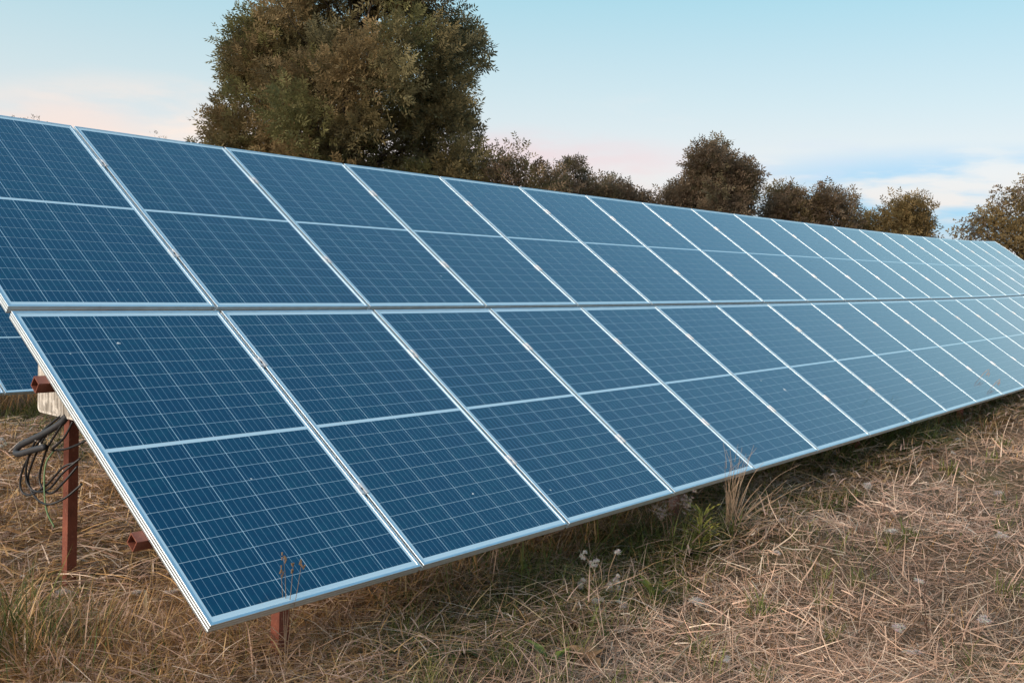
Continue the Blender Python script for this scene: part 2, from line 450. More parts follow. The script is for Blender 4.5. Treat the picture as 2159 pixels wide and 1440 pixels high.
# ------------------------------------------------------------------ mounting frames (red-brown square tube)
def hollow_tube(pts, up, w, wall, name):
    """square hollow tube along pts; up = normal direction"""
    mb = MB(); up = Vector(up).normalized(); k = len(pts)
    for r in (w / 2, w / 2 - wall):
        for i, p in enumerate(pts):
            t = (pts[min(i + 1, k - 1)] - pts[max(i - 1, 0)]).normalized(); sd_ = t.cross(up).normalized(); u2 = sd_.cross(t)
            for a, b in ((-1, -1), (1, -1), (1, 1), (-1, 1)): mb.v.append(tuple(p + sd_ * a * r + u2 * b * r)); mb.c.append((1, 1, 1))
    K = 4 * k
    for i in range(k - 1):
        for j in range(4):
            a, b, c_, d = i * 4 + j, i * 4 + (j + 1) % 4, (i + 1) * 4 + (j + 1) % 4, (i + 1) * 4 + j
            mb.f.append((a, b, c_, d)); mb.f.append((K + d, K + c_, K + b, K + a))
    for e in (0, (k - 1) * 4):
        for j in range(4):
            q = (e + j, K + e + j, K + e + (j + 1) % 4, e + (j + 1) % 4)
            mb.f.append(q if e == 0 else q[::-1])
    return mb.mesh(name, M['rust'])
def mount(PF, x0, x1, xs_posts, label, nseg, gfun):
    t = empty('mounting_frame', (0, 0, 0)); tag(t, label, 'mounting frame', 'red-brown steel mounting frames')
    N_ = Vector((0, -ST, CT))
    xx = [x0 + (x1 - x0) * i / nseg for i in range(nseg + 1)]
    pw = .048
    for v in (.455, 1.318, RG + PH + .455, RG + PH + 1.318):
        obj('purlin', hollow_tube([PF(x, v, -DEP - .002 - pw / 2) for x in xx], N_, pw, .004, 'purlin'), None, t)
    rn = -DEP - .003 - pw - .025
    for x in xs_posts:
        obj('rafter', hollow_tube([PF(x, .19, rn), PF(x, 3.25, rn)], N_, .046, .004, 'rafter'), None, t)
        for v in (.285, 2.25):
            top = PF(x, v, rn - .027); y = top.y
            base = Vector((x, y, float(gfun(x, y)) - .25))
            obj('post', hollow_tube([base, top + Vector((0, 0, .012))], (0, 1, 0), .050, .004, 'post'), None, t)
    return t
mount(P, -.035, NCOL * PITCH + .02, [.55 + 3.05 * i for i in range(7)], 'red-brown steel tube frame carrying the long front array', 42, gz)
mount(PR, RX - 2 * PITCH, RX + 2 * PITCH, [RX - 1.2, RX + 1.4], 'red-brown steel tube frame under the table behind', 4, gz)

# ------------------------------------------------------------------ board box and cables on the nearest rear post
bx = empty('junction_cabinet', (.45, 1.84, .43)); tag(bx, 'weathered pale grey ribbed box fixed behind the near panel end', 'cabinet')
mb = MB()
y0, y1, z0, z1, r = -.17, .235, 0.0, .30, .03
ring = []
for cy, cz, a0 in ((y1 - r, z1 - r, 0), (y0 + r, z1 - r, 90), (y0 + r, z0 + r, 180), (y1 - r, z0 + r, 270)):
    for q in (0, 30, 60, 90): ring.append((cy + r * math.cos(R(a0 + q)), cz + r * math.sin(R(a0 + q))))
n = len(ring)
mb.add([(-.004, y, z) for y, z in ring] + [(.004, y * .985, z * .985 + .002) for y, z in ring],
       [tuple(range(n)), tuple(reversed(range(n, 2 * n)))] + [(i, n + i, n + (i + 1) % n, (i + 1) % n) for i in range(n)])
for i in range(26):                                                   # raised ribs on the cover
    yy = y0 + .022 + i * .0144
    mb.box(-.0066, -.0038, yy, yy + .0062, z0 + .012, z1 - .02)
obj('cover', mb.mesh('cover', M['box']), None, bx)
mb = MB(); mb.box(.006, .060, y0 + .012, y1 - .012, .012, z1 - .012); obj('housing', mb.mesh('housing', M['conduit']), None, bx)
XC = .43
def cable(pts, rad, mat, name, label, cat, ties=()):
    t = empty(name, pts[0]); o = Vector(pts[0])
    mb = MB(); path = [p - o for p in bez(pts, 10)]
    mb.tube(path, rad, 8); obj('strand', mb.mesh('strand', mat, True), None, t)
    for i in ties:
        p = path[i]; d = (path[min(i + 1, len(path) - 1)] - path[i - 1]).normalized() * .004
        mb = MB(); mb.tube([p - d, p + d], rad * 1.35 + .0006, 8); obj('cable_tie', mb.mesh('cable_tie', M['tie'], True), None, t)
    tag(t, label, cat, 'cables hanging under the grey box')
    return t
cable([(.45, 1.80, .44), (.44, 1.84, .40), (.41, 1.97, .33), (.39, 2.12, .265), (.38, 2.15, .232), (.37, 2.10, .225), (.385, 1.98, .262), (.40, 1.90, .285)], .016,
      M['conduit'], 'conduit', 'thick dark grey conduit bent into a loop under the grey box', 'conduit')
rc = random.Random(8)
descr = ['longest loop, hanging lowest', 'loop lying against the conduit', 'narrow loop nearest the post', 'wide loop bulging furthest from the post', 'loop crossing behind the post']
loops = [[(.45, 1.83, .44), (.42, 1.95, .32), (.40, 2.05, .15), (.40, 2.05, .07), (.40, 1.97, .02), (.41, 1.88, .01), (.45, 1.80, .05), (.50, 1.74, .12)],
         [(.45, 1.85, .44), (.41, 1.98, .33), (.39, 2.05, .20), (.39, 2.06, .10), (.40, 2.00, .055), (.42, 1.90, .08), (.45, 1.82, .17), (.50, 1.76, .24)],
         [(.45, 1.80, .44), (.43, 1.85, .36), (.42, 1.93, .26), (.42, 1.99, .13), (.42, 1.96, .07), (.43, 1.89, .06), (.45, 1.82, .12), (.49, 1.77, .20)],
         [(.46, 1.81, .43), (.42, 1.99, .30), (.39, 2.09, .16), (.38, 2.10, .06), (.39, 2.04, .03), (.42, 1.93, .09), (.45, 1.83, .19), (.49, 1.78, .22)],
         [(.46, 1.76, .42), (.44, 1.80, .34), (.43, 1.88, .28), (.44, 1.90, .265), (.46, 1.82, .28), (.48, 1.72, .32), (.50, 1.66, .36)]]
for i, (lp, dd) in enumerate(zip(loops, descr)):
    cable(lp, .0055, M['cable'], 'cable', f'thin black cable under the grey box, {dd}', 'cable', ties=(12,) if i in (0, 1) else ())
cable([(.44, 1.90, .26), (.42, 1.93, .20), (.41, 1.925, .10), (.41, 1.90, -.02), (.43, 1.86, -.10)], .004, M['wire'], 'earth_wire', 'thin green-yellow earth wire hanging down among the black cables', 'wire')

# ------------------------------------------------------------------ grass and straw (uncountable stuff)
G = np.random.default_rng(11)
def pn(x, y, s, sc_=1.0):
    q = np.random.default_rng(s); o = 0
    for i in range(6):
        a = q.uniform(0, 6.28); f = sc_ * q.uniform(.6, 2.6); o = o + np.sin(f * (x * np.cos(a) + y * np.sin(a)) + q.uniform(0, 6.28))
    return o / 6 ** .5 / 1.2
def blades(pos, head, L, Wd, lean0, lean1, colr, segs=3, tipc=None, flat=None):
    n = len(pos); h = np.stack([np.cos(head), np.sin(head), 0 * head], 1); sd_ = np.stack([-np.sin(head), np.cos(head), 0 * head], 1)
    if flat is not None:                                               # tilt the ribbon's width out of the horizontal
        sd_ = sd_ * np.cos(flat)[:, None] + np.array([0, 0, 1.]) * np.sin(flat)[:, None]
    p = pos.copy(); V = np.zeros((n, 2 * segs + 1, 3), np.float32); C = np.zeros((n, 2 * segs + 1, 3), np.float32)
    prof = [1, .95, .7, .45][:segs] if segs > 2 else [1, .85]
    tipc = colr if tipc is None else tipc
    for k in range(segs + 1):
        t = k / segs; cc = colr * (1 - t) + tipc * t
        if k < segs:
            V[:, 2 * k] = p - sd_ * (Wd * prof[k] / 2)[:, None]; V[:, 2 * k + 1] = p + sd_ * (Wd * prof[k] / 2)[:, None]
            C[:, 2 * k] = cc; C[:, 2 * k + 1] = cc
            le = lean0 + (lean1 - lean0) * (k + .5) / segs
            p = p + (L / segs)[:, None] * (np.sin(le)[:, None] * h + np.cos(le)[:, None] * np.array([0, 0, 1.]))
        else: V[:, 2 * k] = p; C[:, 2 * k] = cc
    tl = []
    for k in range(segs - 1): tl += [(2 * k, 2 * k + 1, 2 * k + 3), (2 * k, 2 * k + 3, 2 * k + 2)]
    tl.append((2 * segs - 2, 2 * segs - 1, 2 * segs))
    T = (np.arange(n)[:, None, None] * (2 * segs + 1) + np.array(tl)[None]).reshape(-1, 3)
    return V.reshape(-1, 3), T, C.reshape(-1, 3)
def join(parts):
    V, T, C, b = [], [], [], 0
    for v, t, c in parts: V.append(v); T.append(t + b); C.append(c); b += len(v)
    return np.concatenate(V), np.concatenate(T), np.concatenate(C)
def polar(n, r0, r1, pw, a0, a1):
    """points round the viewpoint, thinning with distance"""
    u = G.random(n); e = 1 - pw if abs(1 - pw) > 1e-3 else 1e-3
    r = (r0 ** e + u * (r1 ** e - r0 ** e)) ** (1 / e); a = R(a0) + (R(a1) - R(a0)) * G.random(n)
    return CAM[0] + r * np.cos(a), CAM[1] + r * np.sin(a), r
def palette(n, cols, w, var=.22):
    c = np.array(cols)[G.choice(len(cols), n, p=np.array(w) / sum(w))]
    return c * (1 + var * G.standard_normal((n, 1))).clip(.45, 1.7)
STRAW = [(.68, .46, .34), (.54, .35, .25), (.82, .63, .48), (.32, .195, .135), (.62, .39, .29)]
GOLD = [(.60, .36, .155), (.46, .26, .105), (.70, .48, .25), (.30, .165, .07)]
GREEN = [(.12, .145, .035), (.17, .19, .05), (.08, .11, .03), (.22, .20, .06)]
def ground_pos(x, y, dz=0): return np.stack([x, y, gz(x, y) + dz], 1)

# flattened straw over the open ground in front and to the far side
parts = []
for cnt, w0, l0, l1, sg in ((120000, .0021, .05, .30, 3), (42000, .0040, .06, .26, 2)):
    x, y, r = polar(cnt, 1.6, 34, 1.0, -8, 62)
    keep = (y < .15 + .25 * G.random(len(x))) | (x < .5 * G.random(len(x)))
    x, y, r = x[keep], y[keep], r[keep]; n = len(x)
    w = w0 * (.5 + 1.1 * G.random(n) ** 1.6) * np.clip(r / 3.4, 1, 4.5 if sg == 3 else 2.2)
    hd = 1.3 * pn(x, y, 5, .9) + 1.1 * pn(x, y, 6, 2.2) + G.standard_normal(n) * .85 + (G.random(n) < .5) * math.pi
    mound = .5 + .5 * pn(x, y, 8, 2.4)
    lift = np.abs(G.standard_normal(n)) * .024 * (.5 + mound.clip(0, 1.6)) + .004 + .045 * mound.clip(0, 1.5)
    cs = palette(n, STRAW, (3, 3, 2, 2.2, 2), .26); cs *= (1 + .30 * pn(x, y, 9, 1.4) + .18 * pn(x, y, 10, 5.0))[:, None].clip(.4, 1.5)
    warm = (.5 + .5 * pn(x, y, 12, .8)).clip(0, 1)[:, None]; cs *= 1 + warm * np.array([0, -.03, -.22])
    le = R(80) + G.standard_normal(n) * .17
    parts.append(blades(ground_pos(x, y, lift), hd, l0 + l1 * G.random(n) ** 1.7, w, le, le + .12 + G.standard_normal(n) * .45, cs, sg, flat=G.uniform(-.9, .9, n)))
# short stubble and leaning blades
x, y, r = polar(70000, 1.6, 30, 1.05, -8, 62)
keep = (y < .1) | (x < .4); x, y, r = x[keep], y[keep], r[keep]; n = len(x)
gr = pn(x, y, 21, 1.6) + .6 * pn(x, y, 22, 4.0) + .4 * G.standard_normal(n)
isg = (gr > .85) & (y < .1)
cs = np.where(isg[:, None], palette(n, GREEN, (3, 3, 2, 2)), palette(n, STRAW + GOLD[:2], (3, 3, 1, 2, 2, 1, 1)))
parts.append(blades(ground_pos(x, y), G.uniform(0, 6.28, n), .05 + .14 * G.random(n) ** 1.6, .0024 * (.6 + G.random(n)) * np.clip(r / 3.2, 1, 4), R(20) + R(45) * G.random(n), R(45) + R(60) * G.random(n), cs, 3))
# green tufts pushing through the mat
k = 150; tx, ty, tr = polar(k, 1.8, 16, 1.0, -6, 58); ok = ty < .1; tx, ty, tr = tx[ok], ty[ok], tr[ok]; k = len(tx)
tx = np.concatenate([tx, [1.0, 1.25, 1.5, 1.75, 2.3, 2.0, 3.3, 2.9, 1.15]]); ty = np.concatenate([ty, [-.12, -.2, -.4, -.15, -.35, -.75, -1.0, -.95, -.35]]); q = 85; tx = np.concatenate([tx, .55 + 2.6 * G.random(q)]); ty = np.concatenate([ty, -.42 + .62 * G.random(q)]); k = len(tx)
i = np.repeat(np.arange(k), 34); n = len(i); x = tx[i] + G.standard_normal(n) * .035; y = ty[i] + G.standard_normal(n) * .035; r = np.hypot(x - CAM[0], y - CAM[1])
parts.append(blades(ground_pos(x, y, .02), G.uniform(0, 6.28, n), .06 + .13 * G.random(n), .0034 * np.clip(r / 3.4, 1, 3), R(5) + R(35) * G.random(n), R(30) + R(70) * G.random(n), palette(n, GREEN + STRAW[:1], (3, 4, 2, 4, 1)), 3))
# sparse standing dry stems
x, y, r = polar(2600, 1.7, 26, .9, -8, 60); keep = y < .1; x, y, r = x[keep], y[keep], r[keep]; n = len(x)
parts.append(blades(ground_pos(x, y), G.uniform(0, 6.28, n), .16 + .26 * G.random(n) ** 2, .0026 * np.clip(r / 3.5, 1, 3), R(5) + R(35) * G.random(n), R(15) + R(50) * G.random(n), palette(n, STRAW, (2, 1, 3, 1, 1)), 3))
V, T, C = join(parts)
tag(obj('dry_straw', tri_mesh('dry_straw', V, T, C, M['grass'])), 'matted pinkish-tan dry straw covering the open ground beside the array', 'straw', kind='stuff')

# tall unmown grass under the lower edge of the array
parts = []
n = 46000; x = -0.2 + 22 * G.random(n) ** 1.9; y = -.22 + 1.55 * G.random(n) ** 1.5 + .10 * pn(x, x * 0, 31, 2.2)
gr = pn(x, y, 33, 1.3) + .5 * pn(x, y, 34, 3.5) + .5 * G.standard_normal(n); isg = gr > np.where(x > .9, -.15, .4)
cs = np.where(isg[:, None], palette(n, GREEN, (4, 2, 4, 1)), palette(n, GOLD + STRAW[:2], (2, 2, 1, 2, 1, 2)))
d = np.hypot(x - CAM[0], y - CAM[1])
room = np.clip((y * .67 + .45 - .05) * .85, .16, .5) * (1 - .6 * np.exp(-((x - .75) / .5) ** 2)) * (.8 + .35 * pn(x, y, 37, 2.6)).clip(.35, 1.2)
room *= 1 - .75 * np.exp(-(((x - .35) * .62 - (y - .12) * .78) / .10) ** 2) * (x < .62) * (y < .3)
L = room * (.35 + .65 * G.random(n)) * (1 + .15 * pn(x, y, 36, 1.8))
parts.append(blades(ground_pos(x, y), G.uniform(0, 6.28, n), L, .0042 * (.5 + .9 * G.random(n)) * np.clip(d / 3.6, 1, 3), R(4) + R(42) * G.random(n), R(25) + R(100) * G.random(n) ** .8, cs, 3))
n = 24000; x = -0.2 + 22 * G.random(n) ** 1.9; y = -.3 + 1.2 * G.random(n); d = np.hypot(x - CAM[0], y - CAM[1])
parts.append(blades(ground_pos(x, y, .01 + .16 * G.random(n) ** 2), G.uniform(0, 6.28, n), .10 + .25 * G.random(n), .0042 * (.5 + .9 * G.random(n)) * np.clip(d / 3.6, 1, 3), R(60) + R(30) * G.random(n), R(85) + R(30) * G.random(n), palette(n, STRAW + GOLD, (1, 2, .5, 2, 1, 1, 2, 1, 2)), 3))
V, T, C = join(parts)
tag(obj('shaded_grass', tri_mesh('shaded_grass', V, T, C, M['grass'])), 'tangled green and brown grass in the shade under the panel edge', 'grass', kind='stuff')

# golden standing grass round the near end of the array and behind it
parts = []
n = 52000; x = -1.0 + 3.6 * G.random(n); y = .05 + 4.2 * G.random(n) ** 1.3
d = np.hypot(x - CAM[0], y - CAM[1]); keep = (x < .9 + .4 * (y - .3)); x, y, d = x[keep], y[keep], d[keep]; n = len(x)
tall = np.clip(1.0 - (y - .9) / 1.4, .3, 1) * (1 - .6 * np.exp(-(((x - .35) * .62 - (y - .12) * .78) / .12) ** 2) * (x < .62) * (y < .35))
gr = pn(x, y, 41, 1.7) + .5 * G.standard_normal(n); isg = gr > 1.05
cs = np.where(isg[:, None], palette(n, GREEN, (2, 3, 1, 3)), palette(n, GOLD + STRAW[:1], (3, 3, 2, 2, 1)))
parts.append(blades(ground_pos(x, y), G.uniform(0, 6.28, n), (.07 + .22 * G.random(n) ** 1.4) * tall * (.85 + .3 * pn(x, y, 47, 3.0)).clip(.4, 1.4), .0040 * (.5 + 1.0 * G.random(n)), R(5) + R(55) * G.random(n), R(40) + R(110) * G.random(n), cs, 3))
n = 48000; x = -.8 + 6.5 * G.random(n); y = .4 + 7 * G.random(n) ** 1.2
keep = (x < 1.4 + .4 * (y - .3)); x, y = x[keep], y[keep]; n = len(x); d = np.hypot(x - CAM[0], y - CAM[1])
cs = palette(n, GOLD + STRAW, (2, 2, 2, 2, 2, 2, 2, 2, 1)) * (1 + .25 * pn(x, y, 44, 1.8))[:, None].clip(.5, 1.5)
parts.append(blades(ground_pos(x, y, .01 + .05 * np.abs(G.standard_normal(n))), G.uniform(0, 6.28, n), .08 + .28 * G.random(n) ** 1.5, .0042 * (.5 + G.random(n)) * np.clip(d / 4, 1, 2), R(62) + R(22) * G.random(n), R(80) + R(30) * G.random(n), cs, 3, flat=G.uniform(-.8, .8, n)))
n = 16000; x = .6 + 6 * G.random(n); y = 2.8 + 6.5 * G.random(n)
cs = np.where((pn(x, y, 45, 1.1) > .1)[:, None], palette(n, GREEN, (3, 1, 3, 1)), palette(n, GOLD, (1, 2, 1, 2)))
parts.append(blades(ground_pos(x, y), G.uniform(0, 6.28, n), .08 + .2 * G.random(n), .006 + .003 * G.random(n), R(10) + R(30) * G.random(n), R(30) + R(60) * G.random(n), cs, 3))
V, T, C = join(parts)
tag(obj('golden_grass', tri_mesh('golden_grass', V, T, C, M['grass'])), 'golden-brown standing grass round the near end of the array', 'grass', kind='stuff')

# ------------------------------------------------------------------ single weeds
rp = random.Random(21)
def gp(x, y, dz=0.0): return Vector((x, y, float(gz(x, y)) + dz))
def ribbon_leaf(mb, base, dir_, up, L, Wd, c, c2, droop=.6, n=6, fold=.25, wave=0.0):
    """lanceolate leaf with a folded midrib"""
    d = Vector(dir_).normalized(); upv = Vector(up); p = Vector(base); b = len(mb.v); side = d.cross(upv).normalized()
    for i in range(n + 1):
        t = i / n; w = Wd * math.sin(math.pi * min(1, .08 + .92 * t) ** .8) * (1 if t < 1 else .05)
        nn = side.cross(d).normalized(); cc = tuple(a * (1 - t) + e * t for a, e in zip(c, c2))
        wv = wave * math.sin(t * 17 + L * 50)
        for q in (p - side * w / 2 + nn * (w * fold + wv), p.copy(), p + side * w / 2 + nn * (w * fold - wv)): mb.v.append(tuple(q)); mb.c.append(cc)
        p = p + d * (L / n); d = (d - Vector((0, 0, 1)) * droop / n).normalized()
    for i in range(n):
        for j in (0, 1): mb.f.append((b + 3 * i + j, b + 3 * i + j + 1, b + 3 * i + j + 4, b + 3 * i + j + 3))
def hairs(mb, c0, r, n, cl, flat=1.0, w=.0009):
    for i in range(n):
        z = rp.uniform(-.5, 1); a = rp.uniform(0, 6.283); q = math.sqrt(max(0, 1 - z * z)); d = Vector((q * math.cos(a), q * math.sin(a), z * flat)) * r * rp.uniform(.6, 1.1)
        s_ = d.cross(Vector((rp.random() - .5, rp.random() - .5, rp.random() - .5))).normalized() * w
        j = Vector((rp.uniform(-1, 1), rp.uniform(-1, 1), rp.uniform(-1, 1))) * r * .25; b = Vector(c0) + j
        mb.add([b - s_, b + s_, b + d + s_ * .6, b + d - s_ * .6], [(0, 1, 2, 3)], tuple(x * rp.uniform(.75, 1.1) for x in cl))
def core(mb, c0, r, cl):
    vs_ = [(0, 0, r), (r, 0, 0), (0, r, 0), (-r, 0, 0), (0, -r, 0), (0, 0, -r)]
    mb.add([Vector(c0) + Vector(v) for v in vs_], [(0, 1, 2), (0, 2, 3), (0, 3, 4), (0, 4, 1), (5, 2, 1), (5, 3, 2), (5, 4, 3), (5, 1, 4)], cl)
def stemmed(name, base, stems, label, cat, group=None, head=None, colr=(.34, .22, .13), rad=.0022, leaves=(), headc=(.75, .68, .60)):
    """stems: lists of offsets from the base; head: None, 'fluff', 'bud' or 'plume'"""
    o = empty(name, base); tag(o, label, cat, group)
    for st in stems:
        mb = MB(); path = bez([Vector(q) for q in st], 6); k = len(path)
        mb.tube(path, [rad * (1 - .55 * i / (k - 1)) for i in range(k)], 5, colr)
        s_ = obj('stem', mb.mesh('stem', M['grass'], True, True), None, o)
        if head:
            hb = MB(); tip = path[-1]
            if head == 'fluff':
                for _ in range(rp.randint(4, 7)):
                    q = tip + Vector((rp.uniform(-1, 1), rp.uniform(-1, 1), rp.uniform(-2.6, .6))) * .014
                    core(hb, q, .006, (.50, .38, .27)); hairs(hb, q, .013, 80, headc, w=.0011)
            elif head == 'plume':
                for i in range(26):
                    q = tip + Vector((rp.gauss(0, .022), rp.gauss(0, .022), rp.gauss(0, .026))); hairs(hb, q, .016, 16, headc)
            elif head == 'bud':
                for _ in range(6):
                    q = tip + Vector((rp.uniform(-1, 1) * .010, rp.uniform(-1, 1) * .010, rp.uniform(-.035, .012)))
                    hb.tube([q, q + Vector((rp.uniform(-.4, .4), rp.uniform(-.4, .4), 1)) * .011], [.0022, .0032], 5, headc)
            elif head == 'ear':
                for i in range(16):
                    q = path[int((k - 1) * (.70 + .30 * i / 15))]
                    hb.tube([q, q + Vector((rp.uniform(-.5, .5), rp.uniform(-.5, .5), 1)).normalized() * .016], [.0012, .0003], 4, headc)
            elif head == 'flower':
                for a in range(9):
                    q = 6.283 * a / 9; d = Vector((math.cos(q), math.sin(q), .25)) * .011; sd_ = Vector((-math.sin(q), math.cos(q), 0)) * .004
                    hb.add([tip, tip + d * .6 - sd_, tip + d, tip + d * .6 + sd_], [(0, 1, 2, 3)], headc)
                core(hb, tip + Vector((0, 0, .001)), .003, (.60, .38, .05))
            obj('seed_head' if head != 'flower' else 'flower', hb.mesh('seed_head', M['fluff'], False, True), None, s_)
    for (at, d, L, Wd, c, c2, dr) in leaves:
        mb = MB(); ribbon_leaf(mb, at, d, (0, 0, 1), L, Wd, c, c2, dr, wave=.003); obj('leaf', mb.mesh('leaf', M['green'], True, True), None, o)
    return o
def rosette(name, x, y, n, L, Wd, c, c2, label, rise=.8, seed=0):
    q = random.Random(seed); o = empty(name, gp(x, y)); tag(o, label, 'weed', 'leafy weeds')
    for i in range(n):
        a = 6.283 * i / n + q.uniform(-.4, .4); l_ = L * q.uniform(.65, 1.1); f = q.uniform(.7, 1.25)
        mb = MB(); l_ *= 1.25; ribbon_leaf(mb, (0, 0, .055), (math.cos(a), math.sin(a), rise * q.uniform(.5, 1.3)), (0, 0, 1), l_, Wd * 1.3 * q.uniform(.8, 1.2),
                               tuple(k_ * f for k_ in c), tuple(k_ * f for k_ in c2), q.uniform(.6, 1.6), wave=.004)
        obj('leaf', mb.mesh('leaf', M['green'], True, True), None, o)
    return o
TAN = (.42, .29, .19)
# thistle gone to seed under the second panel
stemmed('thistle', gp(2.27, -.09), [[(0, 0, 0), (-.02, .02, .10), (-.05, .05, .20), (-.085, .09, .275)], [(0, 0, 0), (-.02, .01, .12), (-.03, .02, .21), (-.045, .05, .245)],
        [(0, 0, 0), (.01, -.01, .10), (.02, .0, .18), (.055, -.02, .29)], [(0, 0, 0), (.03, -.03, .07), (.05, -.03, .13)], [(0, 0, 0), (-.05, .03, .05), (-.10, .05, .12), (-.12, .07, .15)],
        [(0, 0, 0), (.02, -.02, .06), (.035, -.045, .16)], [(0, 0, 0), (-.01, 0, .06), (-.005, -.02, .13)], [(0, 0, 0), (.04, 0, .03), (.06, .01, .07)]],
        'dried thistle with white tufted seed heads under the second lower panel', 'thistle', head='fluff', colr=TAN, rad=.0036, headc=(.88, .83, .78))
stemmed('thistle', gp(3.12, .02), [[(0, 0, 0), (-.02, .02, .16), (-.04, .03, .30), (-.03, .05, .40)], [(0, 0, 0), (0, 0, .15), (.02, .03, .26), (.03, .03, .34)], [(0, 0, 0), (.02, 0, .15), (.06, .0, .27), (.10, -.02, .335)],
        [(0, 0, 0), (-.05, .02, .15), (-.09, .04, .30)]],
        'thistle with soft pinkish downy plumes under the third lower panel', 'thistle', head='plume', colr=(.25, .16, .11), rad=.003, headc=(.66, .52, .46))
# yellowing feathery weed below it
lv = []
for i in range(46):
    t = rp.random(); a = rp.uniform(0, 6.283); f = rp.uniform(.7, 1.3)
    lv.append(((.02 * math.cos(a) + .02 * t, .02 * math.sin(a), .05 + .25 * t), (math.cos(a), math.sin(a), .9), rp.uniform(.07, .13), .010, (.18 * f, .20 * f, .04 * f), (.36 * f, .31 * f, .07 * f), .5))
stemmed('feathery_weed', gp(3.18, -.12), [[(0, 0, 0), (.01, 0, .15), (.02, .0, .30)], [(0, 0, 0), (.03, .02, .12), (.05, .03, .24)]], 'yellow-green feathery weed in front of the pinkish plumes', 'weed', 'leafy weeds', colr=(.16, .17, .05), leaves=lv)
# dry branching clump that crosses the panel edge
st = []
for i in range(40):
    a = rp.uniform(-3.2, .9); s_ = rp.uniform(.04, .42) * rp.choice((.4, .8, 1)); h = rp.uniform(.34, .62) - s_ * .25
    st.append([(rp.uniform(-.03, .03), rp.uniform(-.03, .03), 0), (s_ * .4 * math.cos(a), s_ * .4 * math.sin(a), h * .45), (s_ * .8 * math.cos(a) + rp.gauss(0, .02), s_ * .8 * math.sin(a) + rp.gauss(0, .02), h * .8), (s_ * 1.2 * math.cos(a), s_ * 1.2 * math.sin(a), h)])
stemmed('dry_bush', gp(3.66, -.06), st, 'clump of thin pale dry stems rising across the fourth panel edge', 'dry plant', colr=(.56, .39, .26), rad=.0017)
# stalk with brown buds in front of the nearest corner
stemmed('dry_stalk', gp(.34, .02), [[(0, 0, 0), (0, 0, .25), (-.005, .005, .46), (-.012, .01, .545)], [(0, 0, 0), (0, 0, .22), (.012, -.008, .44), (.014, -.012, .525)], [(0, 0, 0), (.01, -.005, .25), (.03, -.02, .43), (.038, -.03, .535)],
        [(0, 0, .2), (-.012, .008, .40), (-.02, .015, .505)]], 'dry stalk with small brown buds before the lowest panel corner', 'dry plant', head='bud', colr=(.36, .25, .17), rad=.0017, headc=(.42, .28, .17))
# dark branched stem in the foreground
stemmed('dark_stem', gp(2.72, -1.53), [[(0, 0, 0), (-.02, .02, .14), (-.04, .03, .27), (-.035, .03, .44)], [(-.03, .025, .22), (-.055, .05, .26), (-.10, .09, .33)], [(-.015, .015, .10), (-.03, .04, .17), (-.07, .08, .20)]],
        'thin dark brown forked stem standing in the foreground straw', 'dry plant', colr=(.10, .055, .04), rad=.0026)
# long pale stalk with a white tuft at the picture's edge, and other tall dry stems
stemmed('tall_stalk', gp(.81, 2.93), [[(0, 0, 0), (-.03, .03, .18), (-.07, .06, .38), (-.10, .08, .60)]], 'tall pale stalk with a white tuft behind the near end', 'dry plant', 'tall dry stalks', head='fluff', colr=(.52, .38, .24), rad=.004, headc=(.80, .78, .74))
for i, (x, y, h, lx) in enumerate(((.62, 1.52, .42, .02), (.72, 1.46, .36, -.03), (.36, .95, .48, .02), (.66, 1.62, .34, .04), (-.02, 1.55, .40, .01), (.10, 1.35, .36, -.02), (.26, 1.75, .30, .03), (.48, 1.05, .44, -.01), (.06, 1.75, .42, .0), (.55, .92, .40, .03))):
    where = ['beside the near rear post', 'just outside the near rear post', 'in front of the lower purlin end', 'behind the near rear post', 'at the picture corner', 'among the golden grass', 'before the cable loops',
             'under the lower purlin end', 'close to the picture edge', 'below the sloping frame side'][i]
    stemmed('tall_stalk', gp(x, y), [[(0, 0, 0), (lx * .3, -lx * .2, h * .4), (lx * .7, -lx * .6, h * .75), (lx, -lx, h)]], f'thin upright straw-coloured stalk {where}', 'dry plant', 'tall dry stalks',
            head='ear' if i % 3 == 0 else None, colr=(.52, .37, .20), rad=.0017, headc=(.55, .42, .26))
# curled dry blades, foreground left
for i, (x, y, d, L, dr, w) in enumerate(((.42, 1.05, (.3, .5, 1), .34, 2.6, .011), (.30, .95, (-.3, .2, 1), .30, 2.8, .010), (.62, .62, (.2, .8, .9), .30, 2.4, .010), (.40, 1.30, (.9, -.4, .5), .36, 1.4, .009), (.20, 1.30, (.6, -.7, .9), .30, 2.6, .012))):
    o = empty('arching_straw', gp(x, y)); tag(o, 'broad pale dry blade arching over in the golden grass, ' + ['under the purlin end', 'low at the picture foot', 'below the lowest corner', 'crossing the near post', 'left of the near post'][i], 'dry blade', 'curled dry blades')
    mb = MB(); ribbon_leaf(mb, (0, 0, .08), d, (0, 0, 1), L * 1.15, w * 1.3, (.52, .38, .20), (.70, .57, .40), dr, 12, .15); obj('blade', mb.mesh('blade', M['green'], True, True), None, o)
